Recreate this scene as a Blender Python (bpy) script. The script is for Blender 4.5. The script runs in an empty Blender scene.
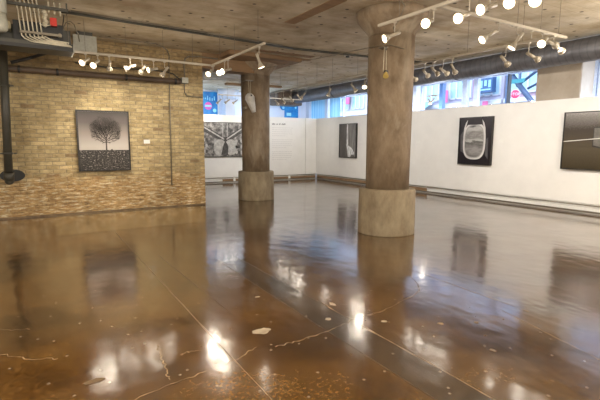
import bpy, bmesh, math, random
from mathutils import Vector, Matrix
random.seed(7)
S = bpy.context.scene
COL = S.collection
PI = math.pi

# ---------------------------------------------------------------- materials
def new_mat(name):
    m = bpy.data.materials.new(name); m.use_nodes = True
    nt = m.node_tree; b = nt.nodes['Principled BSDF']
    return m, nt, b
def N(nt, t, **kw):
    n = nt.nodes.new(t)
    for k, v in kw.items():
        if k in n.inputs: n.inputs[k].default_value = v
        else: setattr(n, k, v)
    return n
def pos(nt, scale=(1,1,1), rot=(0,0,0), loc=(0,0,0)):
    g = N(nt, 'ShaderNodeNewGeometry'); m = N(nt, 'ShaderNodeMapping')
    m.inputs['Scale'].default_value = scale; m.inputs['Rotation'].default_value = rot
    m.inputs['Location'].default_value = loc
    nt.links.new(g.outputs['Position'], m.inputs['Vector']); return m.outputs['Vector']
def noise(nt, vec, scale, detail=4, rough=.55, dist=0):
    n = N(nt, 'ShaderNodeTexNoise'); n.inputs['Scale'].default_value = scale
    n.inputs['Detail'].default_value = detail; n.inputs['Roughness'].default_value = rough
    n.inputs['Distortion'].default_value = dist
    nt.links.new(vec, n.inputs['Vector']); return n.outputs['Fac']
def ramp(nt, fac, stops):
    r = N(nt, 'ShaderNodeValToRGB'); e = r.color_ramp.elements
    while len(e) < len(stops): e.new(.5)
    for i, (p_, c) in enumerate(stops):
        e[i].position = p_
        e[i].color = (c, c, c, 1) if isinstance(c, (int, float)) else (*c, 1)
    nt.links.new(fac, r.inputs['Fac']); return r.outputs['Color']
def mix(nt, a, b, fac, mode='MIX'):
    m = N(nt, 'ShaderNodeMix', data_type='RGBA', blend_type=mode)
    for sock, v in ((m.inputs[0], fac), (m.inputs[6], a), (m.inputs[7], b)):
        if isinstance(v, bpy.types.NodeSocket): nt.links.new(v, sock)
        elif isinstance(v, (int, float)): sock.default_value = v
        else: sock.default_value = (*v, 1)
    return m.outputs[2]
def bump(nt, b, h, strength=.3, dist=.01):
    n = N(nt, 'ShaderNodeBump'); n.inputs['Strength'].default_value = strength
    n.inputs['Distance'].default_value = dist
    nt.links.new(h, n.inputs['Height']); nt.links.new(n.outputs['Normal'], b.inputs['Normal'])
def plain(name, c, rough=.5, metal=0., var=.12, scale=18, bmp=.0):
    m, nt, b = new_mat(name)
    f = noise(nt, pos(nt), scale)
    c2 = tuple(x*(1-var) for x in c); c1 = tuple(min(1, x*(1+var)) for x in c)
    nt.links.new(ramp(nt, f, [(.3, c2), (.7, c1)]), b.inputs['Base Color'])
    b.inputs['Roughness'].default_value = rough; b.inputs['Metallic'].default_value = metal
    if bmp: bump(nt, b, f, bmp)
    return m
def emit(name, c, s):
    m, nt, b = new_mat(name)
    b.inputs['Base Color'].default_value = (*c, 1)
    b.inputs['Emission Color'].default_value = (*c, 1); b.inputs['Emission Strength'].default_value = s
    return m

M = {}
M['wall_white'] = plain('white_paint', (.78, .765, .73), .6, var=.03, scale=3)
M['white_gloss'] = plain('white_base_paint', (.74, .73, .70), .35, var=.05)
M['track'] = plain('cream_track_enamel', (.46, .41, .33), .4, var=.05)
M['lamp'] = plain('lamp_enamel', (.42, .37, .29), .4, var=.05)
M['dark'] = plain('black_steel', (.018, .018, .018), .5)
M['darkpipe'] = plain('dark_pipe_paint', (.055, .052, .04), .45, scale=6)
M['brownpipe'] = plain('brown_pipe_paint', (.10, .068, .045), .5, scale=4, var=.3)
M['conduit'] = plain('galvanised_conduit', (.22, .19, .14), .45, .3)
M['whitepipe'] = plain('white_conduit_paint', (.60, .55, .42), .5)
M['greybox'] = plain('grey_box_paint', (.36, .36, .31), .5)
M['beige'] = plain('beige_duct_paint', (.40, .34, .20), .6)
M['red'] = plain('red_enamel', (.60, .03, .015), .4)
M['wire'] = plain('steel_wire', (.20, .18, .15), .5, .5)
M['frame'] = plain('black_frame_lacquer', (.018, .015, .013), .3)
M['paper'] = plain('card_paper', (.80, .79, .75), .7, var=.02)
M['texts'] = plain('grey_wall_lettering', (.24, .23, .22), .7, var=.02)
M['textf'] = plain('pale_wall_lettering', (.64, .625, .60), .7, var=.02)
M['bulb'] = emit('lit_bulb', (1, .84, .58), 3.2)
M['bulb_dim'] = emit('half_seen_bulb', (1, .86, .6), 1.6)
M['mullion'] = plain('pale_window_paint', (.42, .46, .55), .4)
M['mullion_blue'] = plain('blue_window_paint', (.10, .20, .42), .4)
M['sill'] = plain('sill_paint', (.55, .56, .57), .5)
M['hall_white'] = plain('hall_plaster', (.66, .70, .80), .7, var=.04, scale=2)
M['gold'] = plain('yellow_lamp_housing', (.55, .40, .12), .4)
M['clear'] = plain('pale_translucent_hood', (.62, .60, .56), .3)

# brick
def brick_mat():
    m, nt, b = new_mat('old_yellow_brick')
    g = N(nt, 'ShaderNodeNewGeometry'); sx = N(nt, 'ShaderNodeSeparateXYZ'); cx = N(nt, 'ShaderNodeCombineXYZ')
    nt.links.new(g.outputs['Position'], sx.inputs[0])
    ad = N(nt, 'ShaderNodeMath', operation='ADD'); nt.links.new(sx.outputs['X'], ad.inputs[0]); nt.links.new(sx.outputs['Y'], ad.inputs[1])
    # slightly wavy courses
    wob = noise(nt, pos(nt, (1, 1, 1)), 5, 2)
    wm = N(nt, 'ShaderNodeMath', operation='MULTIPLY'); wm.inputs[1].default_value = .035; nt.links.new(wob, wm.inputs[0])
    az = N(nt, 'ShaderNodeMath', operation='ADD'); nt.links.new(sx.outputs['Z'], az.inputs[0]); nt.links.new(wm.outputs[0], az.inputs[1])
    nt.links.new(ad.outputs[0], cx.inputs['X']); nt.links.new(az.outputs[0], cx.inputs['Y'])
    br = N(nt, 'ShaderNodeTexBrick'); nt.links.new(cx.outputs[0], br.inputs['Vector'])
    br.inputs['Color1'].default_value = (.38, .285, .14, 1); br.inputs['Color2'].default_value = (.58, .46, .25, 1)
    br.inputs['Mortar'].default_value = (.33, .265, .16, 1)
    br.inputs['Scale'].default_value = 1; br.inputs['Brick Width'].default_value = .25; br.inputs['Row Height'].default_value = .085
    br.inputs['Mortar Size'].default_value = .012; br.inputs['Mortar Smooth'].default_value = .6; br.inputs['Bias'].default_value = -.1
    br.offset = .5
    col = br.outputs['Color']
    # single dark bricks
    v = N(nt, 'ShaderNodeTexBrick'); nt.links.new(cx.outputs[0], v.inputs['Vector'])
    v.inputs['Color1'].default_value = (0, 0, 0, 1); v.inputs['Color2'].default_value = (1, 1, 1, 1); v.inputs['Mortar'].default_value = (0, 0, 0, 1)
    v.inputs['Scale'].default_value = 1; v.inputs['Brick Width'].default_value = .25; v.inputs['Row Height'].default_value = .085
    v.inputs['Mortar Size'].default_value = .008; v.offset = .5
    dk = ramp(nt, v.outputs['Color'], [(.94, 0.), (.985, .8)])
    col = mix(nt, col, (.22, .14, .07), dk)
    # lower courses: orange worn bricks with whitish salt, upper courses browner
    wav = noise(nt, pos(nt, (1.2, 1.2, 2)), 3.2, 5)
    hz = N(nt, 'ShaderNodeMath', operation='MULTIPLY_ADD'); nt.links.new(wav, hz.inputs[0]); hz.inputs[1].default_value = -.9; nt.links.new(sx.outputs['Z'], hz.inputs[2])
    low = ramp(nt, hz.outputs[0], [(.22, 1.), (.52, 0.)])
    lc = ramp(nt, noise(nt, pos(nt, (2.6, 2.6, 13)), 1.7, 6, .75), [(.36, (.06, .03, .012)), (.44, (.34, .17, .055)), (.53, (.50, .31, .12)), (.59, (.80, .72, .54))])
    lowc = mix(nt, lc, col, .38)
    col = mix(nt, col, lowc, low)
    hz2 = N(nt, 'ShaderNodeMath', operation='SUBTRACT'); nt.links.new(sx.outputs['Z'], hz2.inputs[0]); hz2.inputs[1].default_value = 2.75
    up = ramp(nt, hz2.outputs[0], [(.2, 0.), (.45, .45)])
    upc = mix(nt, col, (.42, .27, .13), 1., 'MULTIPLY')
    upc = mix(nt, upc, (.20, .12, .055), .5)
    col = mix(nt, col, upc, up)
    big = ramp(nt, noise(nt, pos(nt), 1.4, 4), [(.35, .80), (.65, 1.12)])
    col = mix(nt, col, big, 1., 'MULTIPLY')
    fine = ramp(nt, noise(nt, pos(nt, (4, 4, 9)), 2.2, 6, .75), [(.32, .62), (.5, 1.), (.68, 1.28)])
    col = mix(nt, col, fine, 1., 'MULTIPLY')
    nt.links.new(col, b.inputs['Base Color']); b.inputs['Roughness'].default_value = .85
    h = mix(nt, br.outputs['Fac'], noise(nt, pos(nt, (3, 3, 8)), 6, 6, .7), .6)
    inv = N(nt, 'ShaderNodeInvert'); nt.links.new(h, inv.inputs['Color'])
    bump(nt, b, inv.outputs['Color'], .55, .03)
    return m
M['brick'] = brick_mat()

def concrete(name, c1, c2, stain, smin=.55, smax=.75, stretch=(1, 1, 1), rough=.85, spots=True, bstr=.25):
    m, nt, b = new_mat(name)
    f = noise(nt, pos(nt, stretch), 2.2, 7, .62)
    col = ramp(nt, f, [(.3, c1), (.7, c2)])
    st = ramp(nt, noise(nt, pos(nt, stretch, loc=(3, 1, 2)), .9, 6, .6, .6), [(smin, 0.), (smax, .8)])
    col = mix(nt, col, stain, st)
    if spots:
        v = N(nt, 'ShaderNodeTexVoronoi'); v.inputs['Scale'].default_value = 2.6; nt.links.new(pos(nt), v.inputs['Vector'])
        col = mix(nt, col, (.035, .02, .01), ramp(nt, v.outputs['Distance'], [(.035, .9), (.07, 0.)]))
    nt.links.new(col, b.inputs['Base Color']); b.inputs['Roughness'].default_value = rough
    bump(nt, b, noise(nt, pos(nt, stretch), 14, 6, .7), bstr, .02)
    return m
M['col'] = concrete('column_concrete', (.155, .105, .062), (.33, .25, .165), (.42, .36, .27), .52, .70, (2.2, 2.2, 1.1), .75, False)
M['colbase'] = concrete('column_base_concrete', (.21, .16, .10), (.38, .315, .21), (.19, .13, .075), .54, .70, (2.4, 2.4, 1.2), .75, False)
M['pier'] = concrete('pier_concrete', (.33, .27, .20), (.43, .36, .28), (.30, .22, .15), .6, .75, (1, 1, 1), .8, False)
M['beam'] = concrete('beam_concrete', (.22, .13, .065), (.34, .22, .12), (.12, .07, .035), .5, .7, (.5, 2, 2), .85, False)
M['rust'] = concrete('rusty_formwork_mark', (.20, .12, .06), (.30, .19, .10), (.36, .24, .13), .6, .7, (.4, 3, 1), .85, False)

def ceiling_mat():
    m, nt, b = new_mat('board_marked_concrete')
    f = noise(nt, pos(nt, (1.0, 1.0, 1)), 1.6, 8, .62)
    col = ramp(nt, f, [(.3, (.33, .265, .165)), (.5, (.49, .41, .29)), (.7, (.62, .55, .43))])
    br = N(nt, 'ShaderNodeTexBrick'); nt.links.new(pos(nt, rot=(0, 0, .02)), br.inputs['Vector'])
    br.inputs['Scale'].default_value = 1; br.inputs['Brick Width'].default_value = 3.4; br.inputs['Row Height'].default_value = .21
    br.inputs['Mortar Size'].default_value = .008
    br.inputs['Color1'].default_value = (.92, .92, .92, 1); br.inputs['Color2'].default_value = (1.05, 1.04, 1.02, 1); br.inputs['Mortar'].default_value = (.84, .82, .80, 1)
    col = mix(nt, col, br.outputs['Color'], .8, 'MULTIPLY')
    st = ramp(nt, noise(nt, pos(nt, (.5, 1.6, 1)), 1.1, 6, .65, .4), [(.55, 0.), (.68, .6)])
    col = mix(nt, col, (.30, .19, .10), st)
    v = N(nt, 'ShaderNodeTexVoronoi', voronoi_dimensions='2D'); v.inputs['Scale'].default_value = 1.7; nt.links.new(pos(nt), v.inputs['Vector'])
    col = mix(nt, col, (.02, .012, .008), ramp(nt, v.outputs['Distance'], [(.04, .9), (.065, 0.)]))
    nt.links.new(col, b.inputs['Base Color']); b.inputs['Roughness'].default_value = .85
    bump(nt, b, noise(nt, pos(nt, (1, 3, 1)), 9, 7, .7), .35, .02)
    return m
M['ceil'] = ceiling_mat()

def floor_mat(name, dark, mid, lite, tint=None):
    m, nt, b = new_mat(name)
    f = noise(nt, pos(nt), 1.3, 8, .6, .4)
    col = ramp(nt, f, [(.28, dark), (.5, mid), (.80, lite)])
    f2 = noise(nt, pos(nt, (1.0, 3.2, 1), rot=(0, 0, .5)), 1.1, 8, .65, .8)
    col = mix(nt, col, lite, ramp(nt, f2, [(.50, 0.), (.85, .6)]))
    sp = noise(nt, pos(nt), 34, 4, .7)
    col = mix(nt, col, ramp(nt, sp, [(.3, .35), (.5, 1.), (.7, 2.0)]), 1., 'MULTIPLY')
    v = N(nt, 'ShaderNodeTexVoronoi', voronoi_dimensions='2D'); v.inputs['Scale'].default_value = 3.2; nt.links.new(pos(nt), v.inputs['Vector'])
    col = mix(nt, col, (.42, .34, .25), ramp(nt, v.outputs['Distance'], [(.02, .5), (.045, 0.)]))
    nt.links.new(col, b.inputs['Base Color'])
    rg = ramp(nt, noise(nt, pos(nt), 1.6, 6, .65), [(.35, .10), (.65, .21)])
    nt.links.new(rg, b.inputs['Roughness'])
    b.inputs['IOR'].default_value = 1.95
    b.inputs['Coat Weight'].default_value = .7; b.inputs['Coat Roughness'].default_value = .13; b.inputs['Coat IOR'].default_value = 1.5
    h = noise(nt, pos(nt, (1.2, .8, 1)), 4.5, 1.5, .4)
    bump(nt, b, h, .27, .012)
    nt.links.new(b.inputs['Normal'].links[0].from_socket, b.inputs['Coat Normal'])
    return m
M['floor'] = floor_mat('stained_polished_concrete', (.024, .010, .002), (.082, .037, .008), (.18, .095, .027))
M['floor_strip'] = floor_mat('darker_trench_fill', (.017, .010, .004), (.042, .024, .012), (.10, .062, .032))
M['floor_patch'] = floor_mat('paler_floor_patch', (.18, .125, .05), (.26, .185, .08), (.36, .27, .14))
M['crack'] = plain('pale_filled_crack', (.30, .215, .12), .4, scale=9, var=.55)
M['joint'] = plain('saw_cut_joint', (.15, .10, .055), .4, scale=6, var=.4)
M['chip'] = plain('chipped_floor_spot', (.38, .31, .22), .35, scale=14, var=.3)

def duct_mat():
    m, nt, b = new_mat('spiral_duct_zinc')
    w = N(nt, 'ShaderNodeTexWave', wave_type='BANDS', bands_direction='Y'); w.inputs['Scale'].default_value = 2.2
    w.inputs['Distortion'].default_value = .3
    nt.links.new(pos(nt, rot=(0, 0, .12)), w.inputs['Vector'])
    col = ramp(nt, noise(nt, pos(nt, (2, .7, 2)), 4, 5), [(.3, (.085, .083, .088)), (.7, (.15, .147, .155))])
    nt.links.new(mix(nt, col, ramp(nt, w.outputs['Fac'], [(.0, .78), (.12, 1.)]), 1., 'MULTIPLY'), b.inputs['Base Color'])
    b.inputs['Metallic'].default_value = .35; b.inputs['Roughness'].default_value = .42
    bump(nt, b, w.outputs['Fac'], .3, .01)
    return m
M['duct'] = duct_mat()
M['flex'] = plain('pale_flex_duct', (.50, .50, .42), .6)

def glass():
    m, nt, b = new_mat('window_glass')
    for n in list(nt.nodes):
        if n.type != 'OUTPUT_MATERIAL': nt.nodes.remove(n)
    out = [n for n in nt.nodes if n.type == 'OUTPUT_MATERIAL'][0]
    t = N(nt, 'ShaderNodeBsdfTransparent'); t.inputs[0].default_value = (.86, .92, 1, 1)
    g = N(nt, 'ShaderNodeBsdfGlossy'); g.inputs['Roughness'].default_value = .05
    mx = N(nt, 'ShaderNodeMixShader'); mx.inputs[0].default_value = .07; nt.links.new(t.outputs[0], mx.inputs[1]); nt.links.new(g.outputs[0], mx.inputs[2])
    nt.links.new(mx.outputs[0], out.inputs['Surface']); return m
M['glass'] = glass()

# ---------------------------------------------------------------- mesh builder
class MB:
    def __init__(s): s.bm = bmesh.new(); s.mats = []
    def mi(s, m):
        if m not in s.mats: s.mats.append(m)
        return s.mats.index(m)
    def _fin(s, verts, m, smooth=False):
        i = s.mi(m); fs = set(f for v in verts for f in v.link_faces)
        for f in fs:
            f.material_index = i; f.smooth = smooth and len(f.verts) <= 4
    def box(s, lo, hi, m, rz=0, c=None):
        lo = Vector(lo); hi = Vector(hi); ct = (lo+hi)/2; sz = hi-lo
        mat = Matrix.Translation(ct) @ Matrix.Rotation(rz, 4, 'Z') @ Matrix.Diagonal((*sz, 1))
        r = bmesh.ops.create_cube(s.bm, size=1, matrix=mat); s._fin(r['verts'], m); return s
    def cone(s, a, b, r1, r2, m, seg=20, caps=True):
        a = Vector(a); b = Vector(b); d = b-a
        q = d.to_track_quat('Z', 'Y').to_matrix().to_4x4()
        r = bmesh.ops.create_cone(s.bm, cap_ends=caps, segments=seg, radius1=r1, radius2=r2, depth=d.length, matrix=Matrix.Translation((a+b)/2) @ q)
        s._fin(r['verts'], m, True); return s
    def cyl(s, a, b, r, m, seg=16, caps=True): return s.cone(a, b, r, r, m, seg, caps)
    def ball(s, c, r, m, seg=12):
        x = bmesh.ops.create_uvsphere(s.bm, u_segments=seg, v_segments=max(6, seg//2), radius=r, matrix=Matrix.Translation(c)); s._fin(x['verts'], m, True); return s
    def path(s, pts, r, m, seg=8):
        pts = [Vector(p) for p in pts]
        for a, b in zip(pts, pts[1:]):
            if (b-a).length > 1e-5: s.cyl(a, b, r, m, seg)
        for p in pts[1:-1]: s.ball(p, r*1.01, m, 8)
        return s
    def poly(s, pts, m, smooth=False):
        f = s.bm.faces.new([s.bm.verts.new(p) for p in pts]); f.material_index = s.mi(m); f.smooth = smooth; return s
    def lathe(s, c, prof, m, seg=64):
        rings = []
        for r, z in prof:
            rings.append([s.bm.verts.new((c[0]+r*math.cos(2*PI*k/seg), c[1]+r*math.sin(2*PI*k/seg), c[2]+z)) for k in range(seg)])
        i = s.mi(m)
        for a, b in zip(rings, rings[1:]):
            for k in range(seg):
                f = s.bm.faces.new((a[k], a[(k+1) % seg], b[(k+1) % seg], b[k])); f.material_index = i; f.smooth = True
        for ring, fl in ((rings[0], True), (rings[-1], False)):
            f = s.bm.faces.new(ring[::-1] if fl else ring); f.material_index = i
        return s
    def build(s, name, parent=None, loc=None, bevel=0, autosm=False):
        if bevel:
            bmesh.ops.bevel(s.bm, geom=[e for e in s.bm.edges if len(e.link_faces) == 2 and e.calc_face_angle(0) > .6], offset=bevel, segments=2, affect='EDGES')
        me = bpy.data.meshes.new(name)
        if loc is not None:
            bmesh.ops.translate(s.bm, verts=s.bm.verts, vec=-Vector(loc))
        s.bm.to_mesh(me); s.bm.free()
        for m in s.mats: me.materials.append(m)
        o = bpy.data.objects.new(name, me); COL.objects.link(o)
        if loc is not None: o.location = loc
        if parent is not None: o.parent = parent
        return o
def sub(mb, name, root, **k):
    """build a mesh given in world coordinates as child of a root placed at root.location"""
    bmesh.ops.translate(mb.bm, verts=mb.bm.verts, vec=-wloc(root))
    return mb.build(name, root, **k)
def wloc(o):
    v = Vector((0, 0, 0))
    while o is not None: v += o.location; o = o.parent
    return v
def empty(name, loc, label, cat, group=None):
    o = bpy.data.objects.new(name, None); COL.objects.link(o); o.location = loc; o.empty_display_size = .1
    return tag(o, label, cat, group)
def tag(o, label, cat, group=None):
    o['label'] = label; o['category'] = cat
    if group: o['group'] = group
    return o
def struct(o, label=None, cat=None):
    o['kind'] = 'structure'
    if label: o['label'] = label
    if cat: o['category'] = cat
    return o

CEIL = 3.8; BY = 10.65; PX = 10.745; PY = 16.0; PH = 2.646; PB = .23
# ---------------------------------------------------------------- floor
fm = MB()
fm.poly([(-7, -7, 0), (11.6, -7, 0), (11.6, 18, 0), (-7, 18, 0)], M['floor'])
def strip(pts, w, z, m):
    pts = [Vector((*p, z)) for p in pts]
    for i, (a, b) in enumerate(zip(pts, pts[1:])):
        d = (b-a); 
        if d.length < 1e-6: continue
        n = Vector((-d.y, d.x, 0)).normalized()*w*random.uniform(.15, .5)
        fm.poly([a+n, a-n, b-n, b+n], m)
def wig(a, b, n, amp):
    out = []
    for i in range(n+1):
        t = i/n; o = 0 if i in (0, n) else random.uniform(-amp, amp)
        dx, dy = b[0]-a[0], b[1]-a[1]; L = math.hypot(dx, dy)
        out.append((a[0]+dx*t-dy/L*o, a[1]+dy*t+dx/L*o))
    return out
fm.poly([(.262, 8.30, .0012), (2.89, 8.30, .0012), (3.45, 10.15, .0012), (3.35, 10.64, .0012), (.275, 10.64, .0012)], M['floor_patch'])
fm.poly([(2.05, -2, .0008), (2.372, -2, .0008), (2.372, 5.6, .0008), (2.05, 5.6, .0008)], M['floor_strip'])
for (a, b, w, m_) in [((1.165, 8.2), (1.175, -1), .012, 'crack'), ((1.43, 6.1), (1.49, 3.6), .008, 'joint'), ((2.335, 5.7), (2.372, 3.4), .007, 'joint'),
                      ((2.372, 3.4), (2.375, -1), .013, 'crack'), ((2.05, 5.6), (2.05, -1), .006, 'joint'), ((4.0, 3.75), (3.95, 2.2), .012, 'crack'),
                      ((3.76, 2.35), (3.45, 1.2), .008, 'crack')]:
    strip(wig(a, b, 22, .006), w, .0018, M[m_])
for path_ in [[(1.53, 2.83), (1.75, 2.816), (2.1, 2.86), (2.39, 2.93)], [(2.39, 2.93), (2.7, 2.93), (3.07, 3.03), (3.35, 3.10), (3.5, 3.17)],
              [(3.5, 3.17), (3.62, 3.3), (3.75, 3.52), (4.0, 3.72)], [(.74, 3.35), (.73, 3.2), (.715, 3.05), (.70, 2.9), (.69, 2.78)],
              [(.85, 3.09), (.90, 3.11), (1.0, 3.07)], [(.44, 2.66), (.8, 2.74), (1.18, 2.80), (1.4, 2.9)], [(-.35, 3.85), (-.12, 3.6), (.06, 3.5)], [(-.4, 4.35), (-.12, 4.2)]]:
    pts = []
    for a, b in zip(path_, path_[1:]): pts += wig(a, b, 9, .017)
    strip(pts, .009, .002, M['crack'])
def blob(x, y, rx, ry, m, ang=0, z=.0022, n=18):
    pts = []
    for k in range(n):
        t = 2*PI*k/n; r = random.uniform(.75, 1.15); u, v = rx*r*math.cos(t), ry*r*math.sin(t)
        pts.append((x+u*math.cos(ang)-v*math.sin(ang), y+u*math.sin(ang)+v*math.cos(ang), z))
    fm.poly(pts, M[m])
for b_ in [(1.57, 3.14, .085, .06, 'chip'), (.25, 3.03, .07, .03, 'joint'), (2.45, 3.33, .03, .05, 'chip'), (2.2, 3.05, .03, .03, 'chip'), (3.0, 2.45, .03, .03, 'crack'),
           (3.3, 2.3, .02, .02, 'crack'), (2.95, 1.9, .02, .03, 'joint'), (2.6, 2.75, .03, .025, 'chip'), (1.9, 3.9, .03, .02, 'chip')]:
    blob(*b_)
fl = struct(fm.build('floor'))

# ---------------------------------------------------------------- ceiling
cm = MB(); cm.box((-7, -7, CEIL), (11.9, 18.3, CEIL+.25), M['ceil'])
ceil = struct(cm.build('ceiling'))
def cpart(name, lo, hi, m, bevel=.01):
    mb = MB(); mb.box(lo, hi, M[m]); return struct(mb.build(name, bevel=bevel))
cpart('trim_1', (4.1, 5.6, 3.794), (4.32, 7.2, CEIL), 'rust')
cpart('trim_2', (4.75, 9.55, 3.785), (6.35, 9.75, CEIL), 'rust')
cpart('trim_3', (4.95, 9.95, 3.78), (6.5, 10.15, CEIL), 'rust')
cpart('trim_5', (6.3, 15.4, 3.72), (7.0, 15.6, CEIL), 'rust')
cpart('trim_6', (6.9, 15.1, 3.72), (8.5, 15.3, CEIL), 'rust')

# ---------------------------------------------------------------- brick wall
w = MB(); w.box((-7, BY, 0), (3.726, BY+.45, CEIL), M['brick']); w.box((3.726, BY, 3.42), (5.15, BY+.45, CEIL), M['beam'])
struct(w.build('wall_left'))
w = MB(); w.box((4.15, 9.95, 3.70), (6.2, 11.95, CEIL), M['beam']); struct(w.build('trim_7', bevel=.01))
# side and rear walls of the room
w = MB(); w.box((-7.2, -7, 0), (-7, 18.3, CEIL), M['hall_white']); struct(w.build('wall_side'))
w = MB(); w.box((-7.2, -7.2, 0), (11.9, -7, CEIL), M['wall_white']); struct(w.build('wall_front'))
# far hall wall (plane y=18)
w = MB(); w.box((-7, 18, 0), (11.6, 18.3, CEIL), M['hall_white']); struct(w.build('wall_far'))

# white exhibition partitions
def panel(lo, hi, name):
    mb = MB(); mb.box(lo, hi, M['wall_white']); return struct(mb.build(name, bevel=.004))
panel((3.8, PY, PB), (PX, PY+.16, PH), 'wall_back')
panel((PX, -7, PB), (PX+.16, PY+.16, PH), 'wall_right')
panel((10.15, PY-.07, PB), (10.46, PY, PH), 'trim_8')
# recessed foot, conduit and baseboards
def base(name, lo, hi, pipe):
    mb = MB(); mb.box(lo, hi, M['white_gloss'])
    struct(mb.build(name))
    mb = MB()
    for a, b, r in pipe: mb.cyl(a, b, r, M['conduit'], 10)
    return mb
p1 = base('baseboard_right', (PX+.03, -7, 0), (PX+.13, PY, PB), [((PX-.02, -7, .20), (PX-.02, 15.9, .20), .012), ((PX-.0, -7, .05), (PX-.0, 15.9, .05), .018)])
p1.box((PX-.02, -6.9, .075), (PX+.03, 9.2, .15), M['white_gloss'])
p1.box((PX-.01, 9.6, .06), (PX+.03, 15.9, .16), M['rust'])
struct(p1.build('trim_9'))
p2 = base('baseboard_back', (3.8, PY+.03, 0), (PX, PY+.13, PB), [((3.8, PY-.02, .2), (10.7, PY-.02, .2), .012), ((3.8, PY-.0, .05), (10.7, PY-.0, .05), .018)])
p2.box((3.8, PY-.02, .07), (6.3, PY+.03, .14), M['white_gloss']); p2.box((6.3, PY-.01, .06), (10.7, PY+.03, .15), M['rust'])
for x in (6.75, 9.3): p2.box((x, PY-.05, .06), (x+.09, PY+.0, .2), M['paper'])
struct(p2.build('trim_10'))
mb = MB(); mb.box((-7, BY-.03, 0), (3.7, BY, .035), M['joint']); struct(mb.build('baseboard_left'))

# ---------------------------------------------------------------- window wall on the right (plane x=11.6) with street beyond
w = MB(); w.box((11.6, -7, 0), (11.85, 18.3, 2.35), M['hall_white']); w.box((11.6, -7, 3.62), (11.85, 18.3, CEIL), M['hall_white'])
piers = [(-7, -3.5), (5.35, 6.42), (10.85, 11.35), (16.15, 16.4), (17.7, 18)]
struct(w.build('wall_window_side'))
for i, (a, b) in enumerate(piers):
    x0 = 11.05 if i == 1 else 11.45
    mb = MB(); mb.box((x0, a, 0), (11.9, b, CEIL), M['pier'] if i == 1 else M['hall_white']); struct(mb.build('trim_%d' % (11+i), bevel=.015))
spans = [(-3.5, 0), (0, 5.35), (6.42, 10.85), (11.35, 16.15), (16.4, 17.7)]
mull = {1: [(5.22, 'mullion', .07), (2.6, 'mullion', .05)], 2: [(7.58, 'dark', .03), (8.64, 'mullion', .14), (9.04, 'mullion', .17), (9.95, 'mullion_blue', .14)],
        3: [(13.2, 'mullion', .05), (15.3, 'mullion', .07)], 4: [(17.0, 'mullion', .05)], 0: [(-1.7, 'mullion', .06)]}
for i, (a, b) in enumerate(spans):
    r = empty('window_%d' % (i+1), (11.7, (a+b)/2, 2.35), None, None) if 0 else bpy.data.objects.new('window_%d' % (i+1), None)
    COL.objects.link(r); r.location = (11.7, (a+b)/2, 2.35); struct(r)
    f = MB(); f.box((11.64, a, 2.35), (11.78, b, 2.42), M['mullion']); f.box((11.64, a, 3.55), (11.78, b, 3.62), M['mullion'])
    f.box((11.64, a, 2.42), (11.78, a+.06, 3.55), M['mullion']); f.box((11.64, b-.06, 2.42), (11.78, b, 3.55), M['mullion'])
    for (y, mm, hw) in mull[i]: f.box((11.64, y-hw/2, 2.42), (11.78, y+hw/2, 3.55), M[mm])
    sub(f, 'window_frame', r)
    g = MB(); g.poly([(11.7, a, 2.4), (11.7, b, 2.4), (11.7, b, 3.57), (11.7, a, 3.57)], M['glass']); sub(g, 'pane', r)

def blind_mat():
    m, nt, b = new_mat('pale_blue_blind')
    for n in list(nt.nodes):
        if n.type != 'OUTPUT_MATERIAL': nt.nodes.remove(n)
    out = [n for n in nt.nodes if n.type == 'OUTPUT_MATERIAL'][0]
    c_ = ramp(nt, noise(nt, pos(nt, (1, 9, .05)), 1.2, 3), [(.35, (.35, .62, .78)), (.65, (.75, .92, .95))])
    t = N(nt, 'ShaderNodeBsdfTranslucent'); d_ = N(nt, 'ShaderNodeBsdfDiffuse'); nt.links.new(c_, t.inputs[0]); nt.links.new(c_, d_.inputs[0])
    mx = N(nt, 'ShaderNodeMixShader'); mx.inputs[0].default_value = .25; nt.links.new(t.outputs[0], mx.inputs[1]); nt.links.new(d_.outputs[0], mx.inputs[2]); nt.links.new(mx.outputs[0], out.inputs['Surface'])
    return m
BL = blind_mat()
for (a, b, lab) in ((15.36, 16.12, 'pale blue roller blind over the window left of the white streak picture'), (16.42, 17.68, 'pale blue roller blind in the far corner window beside the blue poster')):
    mb = MB(); mb.box((11.56, a, 2.36), (11.563, b, 3.58), BL); mb.cyl((11.575, a, 3.59), (11.575, b, 3.59), .02, M['mullion'], 12)
    tag(mb.build('roller_blind'), lab, 'blind')
# ---------------------------------------------------------------- columns
def column(cx, cy, label, cap=.70, seed=0, dark=False):
    r = empty('concrete_column', (cx, cy, 0), label, 'column', 'round concrete columns')
    b = MB(); b.lathe((cx, cy, 0), [(.508, 0), (.508, .02), (.504, .40), (.500, .775), (.49, .795), (.47, .80), (.30, .80)], M['colbase'], 96); sub(b, 'plinth', r)
    s = MB(); s.lathe((cx, cy, 0), [(.382, .80), (.386, 1.6), (.391, 2.6), (.395, 3.40)], M['col'], 96)
    for k in range(2):
        pass
    sub(s, 'shaft', r)
    c = MB(); c.lathe((cx, cy, 0), [(.395, 3.40), (.41, 3.45), (.50, 3.56), (.575, 3.645), (.60, 3.68), (.606, 3.70), (.608, CEIL)], M['col'], 96); sub(c, 'capital', r)
    return r
column(5.39, 5.73, 'nearest thick round concrete column with wide plinth and flared top')
column(5.36, 11.03, 'smaller looking round concrete column just right of the brick wall end')
# blue-lit square post in the hall behind
mb = MB(); mb.box((6.98, 17.2, 0), (7.42, 17.6, 3.4), M['hall_white']); mb.cone((7.2, 17.4, 3.4), (7.2, 17.4, CEIL), .31, .5, M['hall_white'], 4)
struct(mb.build('trim_20'))

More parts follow.
